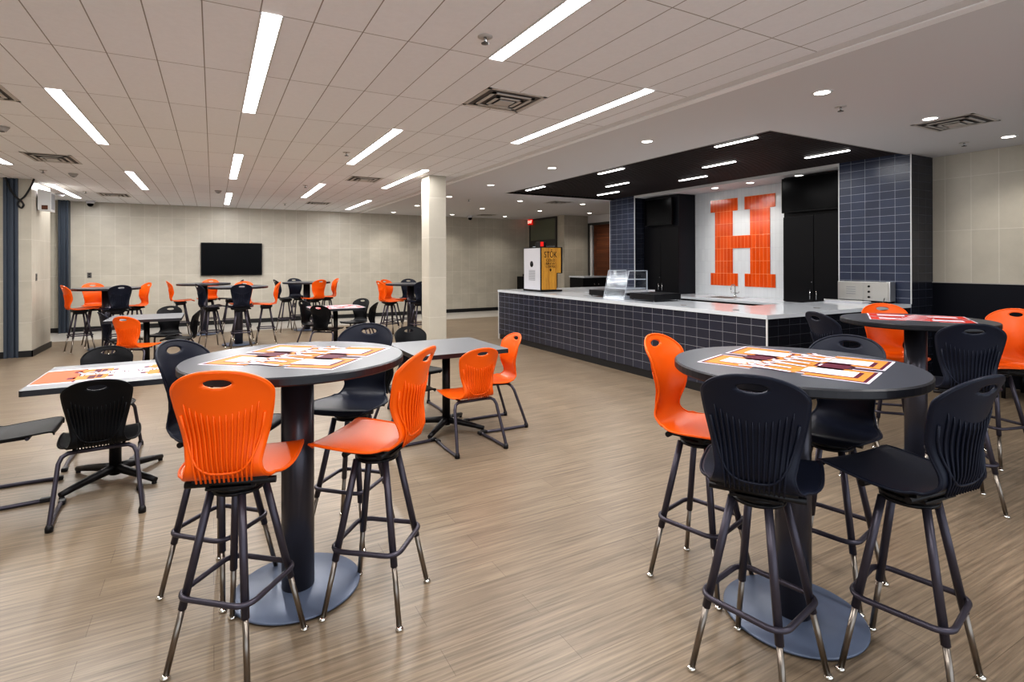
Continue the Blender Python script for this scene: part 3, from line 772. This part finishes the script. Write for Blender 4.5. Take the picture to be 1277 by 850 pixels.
# low tables
square_table(-.60, 4.66, .415, .43, 'square low table with orange and white banner graphic, far left', graphic='banner', top='top_grey')
chair(-.61, 4.145, 95, 'black', 'black chair with ribbed back to camera, near side of the banner table')
chair(-.74, 5.18, -90, 'black', 'black chair on the far side of the banner table, handle slot visible')
chair(-1.12, 4.60, 2, 'black', 'black chair at left frame edge, only its seat and sled legs in view')
chair(.10, 4.60, 180, 'black', 'black chair right of the banner table, mostly hidden behind the foremost bar stools')
square_table(1.85, 4.60, .42, .425, 'plain grey square low table beyond the left round table')
chair(1.84, 4.07, 92, 'orange', 'orange chair with ribbed back to camera at the plain grey table')
chair(2.27, 4.48, 178, 'orange', 'orange chair at the right side of the plain grey table')
chair(1.42, 4.50, 2, 'black', 'black chair at the left side of the plain grey table')
chair(1.80, 5.26, -88, 'black', 'black chair on the far side of the plain grey table')
square_table(-.82, 9.20, .44, .45, 'grey square low table in front of the back left bar table')
chair(-.88, 8.55, 62, 'orange', 'orange low chair with its back to camera at the back left square table')
chair(-1.14, 9.35, 20, 'navy', 'dark low chair left of the back square table, behind the orange chair')
chair(-.62, 9.75, -100, 'black', 'black low chair on the far side of the back left square table')
chair(-.40, 9.10, 172, 'black', 'black low chair at right side of the back left square table')
square_table(1.83, 9.55, .44, .42, 'small low table with red and white graphic, left of the column', graphic='H', corner=.15)
chair(1.60, 9.13, 50, 'black', 'black low chair near left of the small red-graphic table')
chair(1.56, 10.05, -40, 'black', 'black low chair behind left of the small red-graphic table')
chair(2.28, 10.05, 225, 'black', 'black low chair behind right of the small red-graphic table')
chair(2.20, 9.20, 150, 'black', 'black low chair at near right of the small red-graphic table')

# back row of bar-height tables
T1 = (-1.63, 11.75); T2a = (-.165, 13.1); T2b = (.41, 11.15); T3 = (1.83, 12.80); T4 = (3.55, 10.75)
round_table(*T1, .50, 'bar-height round table beside the left tiled pier', top='top_round', n=40)
round_table(*T2a, .50, 'rear bar-height round table directly below the television', top='top_round', n=40)
round_table(*T2b, .50, 'nearer bar-height round table in front of the television', top='top_round', n=40)
round_table(*T3, .50, 'bar-height round table right of the television by the back wall', top='top_round', n=40)
round_table(*T4, .50, 'bar-height round table partly behind the white column', top='top_round', n=40)
def ring(T, deg, r, col, label, turn=0):
    a = math.radians(deg); stool(T[0]+r*math.cos(a), T[1]+r*math.sin(a), deg+180+turn, col, label)
ring(T1, 205, .38, 'orange', 'orange bar stool nearest the left tiled pier')
ring(T1, 115, .58, 'orange', 'orange bar stool behind the table by the left pier, facing the camera', -8)
ring(T1, -68, .56, 'navy', 'navy bar stool with its back to camera at the table by the left pier')
ring(T1, 30, .44, 'orange', 'orange bar stool right of the table by the left pier')
ring(T2a, 190, .42, 'orange', 'orange bar stool at far left of the rear table under the television')
ring(T2a, 80, .50, 'orange', 'orange bar stool behind the rear table under the television')
ring(T2a, 5, .50, 'navy', 'navy bar stool at the right of the rear table under the television')
ring(T2b, 200, .46, 'navy', 'navy bar stool left of the nearer table under the television')
ring(T2b, -88, .50, 'navy', 'navy bar stool with its back to camera at the nearer television table')
ring(T2b, 80, .50, 'orange', 'orange bar stool behind the nearer television table')
ring(T2b, -2, .46, 'orange', 'orange bar stool right of the nearer television table')
ring(T3, 190, .44, 'navy', 'navy bar stool facing right at the table right of the television')
ring(T3, 105, .48, 'navy', 'navy bar stool behind the table right of the television')
ring(T3, -78, .46, 'orange', 'orange bar stool with its back to camera at the table right of the television', 12)
ring(T3, 5, .44, 'orange', 'orange bar stool facing left at the table right of the television')
ring(T4, 190, .47, 'orange', 'orange bar stool left of the table beside the column')
ring(T4, 118, .52, 'orange', 'orange bar stool behind the table beside the column')
ring(T4, -88, .48, 'navy', 'navy bar stool in front of the table beside the column')
ring(T4, 75, .62, 'navy', 'navy bar stool at the back of the table beside the column')

# ------------------------------------------------------------------ ceiling fixtures
def area(name, loc, sx, sy, power, col=(1,.985,.97), parent=None, spread=PI):
    l = bpy.data.lights.new(name, 'AREA'); l.shape = 'RECTANGLE'; l.size = sx; l.size_y = sy; l.energy = power; l.color = col; l.spread = spread
    o = bpy.data.objects.new(name, l); C.objects.link(o); o.location = loc
    if parent: o.parent = parent
    return o
def linear(x, y0, y1, lab, zc=ZC, w=.10, p=34., seen=True):
    t = empty('linear_light', (x, (y0+y1)/2, zc)); h_ = (y1-y0)/2
    if seen:
        tag(t, lab, 'ceiling light', 'recessed linear ceiling lights')
        fr = MB(); fr.box(-w/2-.012,-w/2,-h_,h_,-.006,.002); fr.box(w/2,w/2+.012,-h_,h_,-.006,.002); fr.build('frame', M['trimwhite'], t)
        MB().box(-w/2, w/2, -h_, h_, -.005, .002).build('diffuser', M['lamp'], t)
    area('lamp', (0,0,-.012), w, 2*h_, p, parent=t)
LX = [-2.43,-1.08,.285,1.65,3.0]
rows = {-2.43:[(7.55,9.75),(11.95,14.14)], -1.08:[(5.4,7.6),(9.77,11.95)], .285:[(3.21,5.4),(7.58,9.78),(11.9,14.14)], 1.65:[(1.02,3.21),(5.4,7.58),(9.75,11.95)], 3.0:[(3.21,5.38),(7.57,9.77),(11.9,14.14)]}
names = {(-2.43,0):'linear ceiling light at the left frame edge',(-2.43,1):'linear ceiling light beside the left tiled pier',(-1.08,0):'linear ceiling light upper left, second row',(-1.08,1):'small linear ceiling light between the left pier and the television',
(.285,0):'large bright linear ceiling light at top left of centre',(.285,1):'linear ceiling light in the middle of the row leading to the television',(.285,2):'linear ceiling light nearest the television wall',
(1.65,0):'large linear ceiling light cut by the top frame edge',(1.65,1):'linear ceiling light left of the column, middle distance',(1.65,2):'far linear ceiling light left of the column',
(3.0,0):'long linear ceiling light alongside the plaster soffit, nearest',(3.0,1):'linear ceiling light just before the column',(3.0,2):'linear ceiling light beyond the column, farthest of the soffit row'}
for x, rr in rows.items():
    for k, (a, b_) in enumerate(rr): linear(2.73 if (x, k) == (3.0, 1) else x, a, b_, names[(x,k)])
for (x, y) in ((.285,-.1),(-1.08,2.0),(3.0,-.1),(-2.43,4.3)):
    area('fill_lamp', (x, y, ZC-.01), .1, 2.19, 34.)  # added unseen fill lamps, no fixtures, carrying the linear rows on out of view
def downlight(x, y, lab, z=ZS, p=9.):
    t = empty('downlight', (x, y, z)); tag(t, lab, 'ceiling light', 'round recessed downlights')
    MB().lathe([(.058,-.004),(.075,-.004),(.078,.0),(.078,.002)], 24).build('trim_ring', M['trimwhite'], t)
    MB().lathe([(0,-.003),(.058,-.003),(.058,-.001),(0,-.001)], 24).build('lens', M['lamp_s'], t)
    l = bpy.data.lights.new('lamp', 'SPOT'); l.energy = p*4; l.spot_size = math.radians(125); l.spot_blend = .8; l.shadow_soft_size = .05; l.color = (1,.94,.86)
    o = bpy.data.objects.new('lamp', l); C.objects.link(o); o.parent = t; o.location = (0,0,-.02)
DL = [(4.25,2.59,'nearest downlight in the plaster ceiling, right of the ceiling edge'),(4.25,4.58,'second downlight along the ceiling edge, left of the dark slats'),(4.25,6.52,'third downlight along the ceiling edge'),(4.25,8.47,'fourth downlight along the ceiling edge'),(4.25,10.38,'fifth downlight, right beside the column'),(4.25,12.37,'sixth downlight, just left of the column'),(4.25,14.3,'farthest downlight of the row behind the column'),
(5.93,2.58,'downlight beside the right air vent'),(5.93,10.38,'downlight beyond the far tip of the dark slats'),(5.93,12.3,'downlight second beyond the slats, middle row'),(5.93,14.26,'downlight nearest the back wall, middle row'),
(7.55,2.55,'downlight nearest the right beige wall'),(7.55,10.28,'downlight before the passage, nearest the slats'),(7.55,12.17,'downlight before the exit sign'),(7.55,14.13,'downlight above the exit sign corner'),(9.1,12.08,'downlight over the dark cabinet passage'),(9.1,13.75,'downlight seen through the door transom')]
for x, y, lab in DL: downlight(x, y, lab)
for y, lab in ((6.80,'niche downlight above the left stem of the letter H'),(6.07,'niche downlight above the right stem of the letter H'),(5.2,'niche downlight above the right cabinet')):
    downlight(7.93, y, lab, 2.82, 6.)
SLT = [(5.20,3.89,4.45,'slat ceiling light nearest the camera'),(6.19,4.97,5.52,'slat ceiling light above the middle of the bar aisle'),(6.84,6.03,6.60,'slat ceiling light above the letter H'),(6.80,3.81,4.37,'slat ceiling light nearest the right pillar'),(5.21,6.10,6.68,'slat ceiling light at the bar front, middle'),(6.22,7.16,7.75,'slat ceiling light second from the left pillar'),(6.86,8.18,8.82,'slat ceiling light nearest the left pillar'),(5.20,8.23,8.86,'slat ceiling light at the far tip of the slats')]
for x, a, b_, lab in SLT:
    t = empty('slat_light', (x, (a+b_)/2, 2.862)); h_ = (b_-a)/2; tag(t, lab, 'ceiling light', 'short linear lights in the slat ceiling')
    MB().box(-.025,.025,-h_,h_,-.012,.05).build('housing', M['trimgrey'], t)
    MB().box(-.022,.022,-h_+.004,h_-.004,-.02,-.012).build('diffuser', M['lamp'], t)
    area('lamp', (0,0,-.026), .04, 2*h_, 8., parent=t)
def vent(x0, x1, y0, y1, z, lab):
    cx, cy = (x0+x1)/2, (y0+y1)/2; t = empty('air_vent', (cx, cy, z)); tag(t, lab, 'air vent', 'ceiling air vents'); a, b_ = (x1-x0)/2, (y1-y0)/2
    f = MB()
    for i, k in enumerate((1.,.72,.46)):
        zz = -.004-.008*i; u = .03
        f.box(-a*k, a*k, -b_*k, -b_*k+u, zz, zz+.006); f.box(-a*k, a*k, b_*k-u, b_*k, zz, zz+.006); f.box(-a*k, -a*k+u, -b_*k, b_*k, zz, zz+.006); f.box(a*k-u, a*k, -b_*k, b_*k, zz, zz+.006)
    f.box(-a*.25,a*.25,-b_*.25,b_*.25,-.024,-.018)
    f.build('louvre_frame', M['vent'], t); MB().box(-a*.97,a*.97,-b_*.97,b_*.97,-.002,.0).build('dark_backing', M['vent_dk'], t)
vent(1.87,2.40,3.75,4.26,ZC,'square louvred air vent in the tile ceiling, upper centre')
vent(6.05,6.60,2.29,2.80,ZS,'louvred air vent in the plaster ceiling at right')
vent(1.90,2.40,8.6,9.15,ZC,'small air vent left of the top of the column')
vent(-2.05,-1.55,8.6,9.3,ZC,'air vent at the far left above the pier')
vent(-1.95,-1.45,12.9,13.5,ZC,'air vent above the table by the left pier')
vent(1.85,2.35,12.7,13.2,ZC,'air vent near the back wall right of the television')
vent(-1.80,-1.40,5.4,5.95,ZC,'air vent at the left frame edge')
vent(6.6,7.1,10.0,10.5,ZS,'air vent in the plaster beyond the slats')
vent(6.6,7.1,13.7,14.2,ZS,'air vent by the back wall right of the column')
def sprinkler(x, y, z, lab):
    t = empty('sprinkler', (x, y, z)); tag(t, lab, 'sprinkler', 'ceiling sprinkler heads')
    MB().lathe([(0,-.004),(.045,-.004),(.045,0),(0,0)], 20).build('escutcheon', M['vent'], t)
    MB().lathe([(0,-.035),(.009,-.035),(.009,-.004),(0,-.004)], 10).build('stem', M['nickel'], t)
    MB().lathe([(0,-.043),(.024,-.043),(.024,-.039),(0,-.035)], 12).build('deflector', M['socket'], t)
for x, y, z, lab in ((1.43,2.92,ZC,'sprinkler head above the left round table, nearest camera'),(1.44,6.81,ZC,'sprinkler head in the tile ceiling, centre distance'),(-2.15,10.16,ZC,'sprinkler head near the left pier'),(-2.09,12.8,ZC,'sprinkler head beyond the left pier'),(1.44,13.34,ZC,'sprinkler head near the back wall'),(1.42,10.05,ZC,'sprinkler head left of the column, far'),(4.78,2.75,ZS,'sprinkler head beside the nearest downlight'),(7.48,2.92,ZS,'sprinkler head near the right pillar'),(4.8,10.62,ZS,'sprinkler head right of the column')):
    sprinkler(x, y, z, lab)
def detector(x, y, lab):
    t = tag(empty('smoke_detector', (x, y, ZC)), lab, 'smoke detector', 'ceiling smoke detectors')
    MB().lathe([(0,-.045),(.035,-.045),(.05,-.02),(.06,-.008),(.06,0),(0,0)], 24).build('cover', M['trimgrey'], t)
    MB().lathe([(0,-.052),(.02,-.052),(.02,-.045),(0,-.045)], 16).build('sensor', M['socket'], t)
detector(-1.84,10.36,'round smoke detector near the left pier'); detector(.09,11.54,'round smoke detector before the television'); detector(-1.82,7.12,'round smoke detector at the left frame edge')
def dome(x, y, z, lab):
    t = tag(empty('security_camera', (x, y, z)), lab, 'security camera', 'dome cameras')
    MB().lathe([(0,-.06),(.075,-.055),(.08,-.02),(.08,0),(0,0)], 24).build('housing', M['white_pl'], t)
    MB().lathe([(0,-.125),(.03,-.118),(.05,-.098),(.06,-.07),(.055,-.058),(0,-.06)], 24).build('dome', M['screen'], t)
dome(-2.33, 14.75, ZC, 'dome security camera in the far left ceiling corner'); dome(6.55, 14.4, ZS, 'dome security camera near the back wall right of the column')
# speaker on the pier, cable, switches
sp = tag(empty('wall_speaker', (-2.53, 11.75, 2.36)), 'pale wedge-shaped loudspeaker on the left tiled pier', 'speaker')
MB().prism([(0,.02),(.17,0),(.17,.33),(.06,.36),(0,.36)], 0, .26, Matrix(((1,0,0,0),(0,0,1,-.13),(0,1,0,0),(0,0,0,1)))).build('cabinet', M['trimwhite'], sp)
MB().box(.17,.174,-.10,.10,.04,.30).build('grille', M['grey_pl'], sp)
MB().box(.05,.13,-.134,-.13,.03,.10).build('port', M['brown'], sp)
MB().box(-.02,0,-.05,.05,.1,.25).build('bracket', M['socket'], sp)
cb_ = tag(empty('hanging_cable', (-2.66, 11.28, 2.847)), 'looped black cable hanging from the ceiling by the left pier', 'cable')
pts = [(-.18,0,0),(-.13,0,-.18),(-.06,0,-.30),(.0,0,-.36),(.03,.01,-.42),(.0,.02,-.47),(-.04,.01,-.42),(-.01,0,-.35),(.05,0,-.28),(.12,0,-.13),(.16,0,0)]
pts = smooth(pts)
MB().tube(pts, .014, 8).build('lead', M['cable'], cb_)
dl_ = tag(empty('white_ceiling_sensor', (-2.60, 13.5, ZC)), 'small white sensor on the ceiling behind the left pier', 'sensor')
MB().lathe([(0,-.05),(.05,-.045),(.07,-.01),(.07,0),(0,0)], 20).build('cover', M['white_pl'], dl_)
def plate(loc, rz, lab, m='socket'):
    t = tag(empty('wall_outlet', loc, rz), lab, 'outlet', 'wall outlets')
    MB().box(-.04,.04,-.006,0,-.06,.06,.001).build('cover_plate', M[m], t)
    for z in (-.025,.025): MB().box(-.014,.014,-.008,-.006,z-.014,z+.014).build('receptacle', M['bezel'] if m == 'socket' else M['grey_pl'], t)
plate((-2.385, YB, 1.23), 0, 'outlet on the back wall left of the television'); plate((-2.55, 11.62, 1.27), PI/2, 'outlet on the side of the left tiled pier')
plate((1.85, YB, .40), 0, 'low outlet on the back wall right of the television'); plate((PX, 9.28, 1.24), -PI/2, 'white outlet on the left bar pillar', 'white_pl')
# exit sign
ex = tag(empty('exit_sign', (8.79, 14.72, 2.66)), 'red exit sign above the glass door', 'exit sign')
MB().box(-.03,.0,-.14,.14,0,.19,.004).build('housing', M['exit'], ex)
text('lettering', 'EXIT', .13, M['exit_txt'], ex, Matrix.Translation((-.031,0,.05)) @ Matrix.Rotation(-PI/2,4,'Z') @ Matrix.Rotation(PI/2,4,'X'))
MB().box(-.03,0,-.02,.02,.19,.20).build('bracket', M['socket'], ex)
# tall object behind the dispenser (bin by the wall)
bt = tag(empty('waste_bin', (8.45, 14.45, 0)), 'black bin standing by the door in the far corner', 'bin')
MB().box(-.2,.2,-.2,.2,0,1.05,.01).build('body', M['bezel'], bt); MB().lathe([(0,1.05),(.1,1.05),(.1,1.12),(0,1.15)], 16).build('lid', M['bezel'], bt)

# ------------------------------------------------------------------ world, camera
wd_ = bpy.data.worlds.new('World'); bpy.context.scene.world = wd_; wd_.use_nodes = True
wd_.node_tree.nodes['Background'].inputs[0].default_value = (.85,.92,1,1); wd_.node_tree.nodes['Background'].inputs[1].default_value = 1.5
cam = bpy.data.cameras.new('camera'); co = bpy.data.objects.new('camera', cam); C.objects.link(co)
F, HY, CX, yaw, ro = 676.87, 326.36, 638.5, .5037, -.0028
cam.sensor_width = 36; cam.lens = F/1277*36; cam.shift_y = -(425-HY)/1277; cam.clip_start = .05
Rv = Vector((math.cos(yaw),-math.sin(yaw),0)); Uv = Vector((0,0,1)); Dv = Vector((math.sin(yaw),math.cos(yaw),0))
right = Rv*math.cos(ro)+Uv*math.sin(ro); up = -Rv*math.sin(ro)+Uv*math.cos(ro)
m = Matrix((right, up, -Dv)).transposed().to_4x4(); m.translation = (0,0,1.4996); co.matrix_world = m
sc = bpy.context.scene; sc.camera = co
sc.view_settings.view_transform = 'Standard'; sc.view_settings.look = 'Medium High Contrast'; sc.view_settings.exposure = .14
sc.cycles.use_denoising = True
sc.cycles.max_bounces = 6; sc.cycles.diffuse_bounces = 3; sc.cycles.glossy_bounces = 3; sc.cycles.transparent_max_bounces = 8
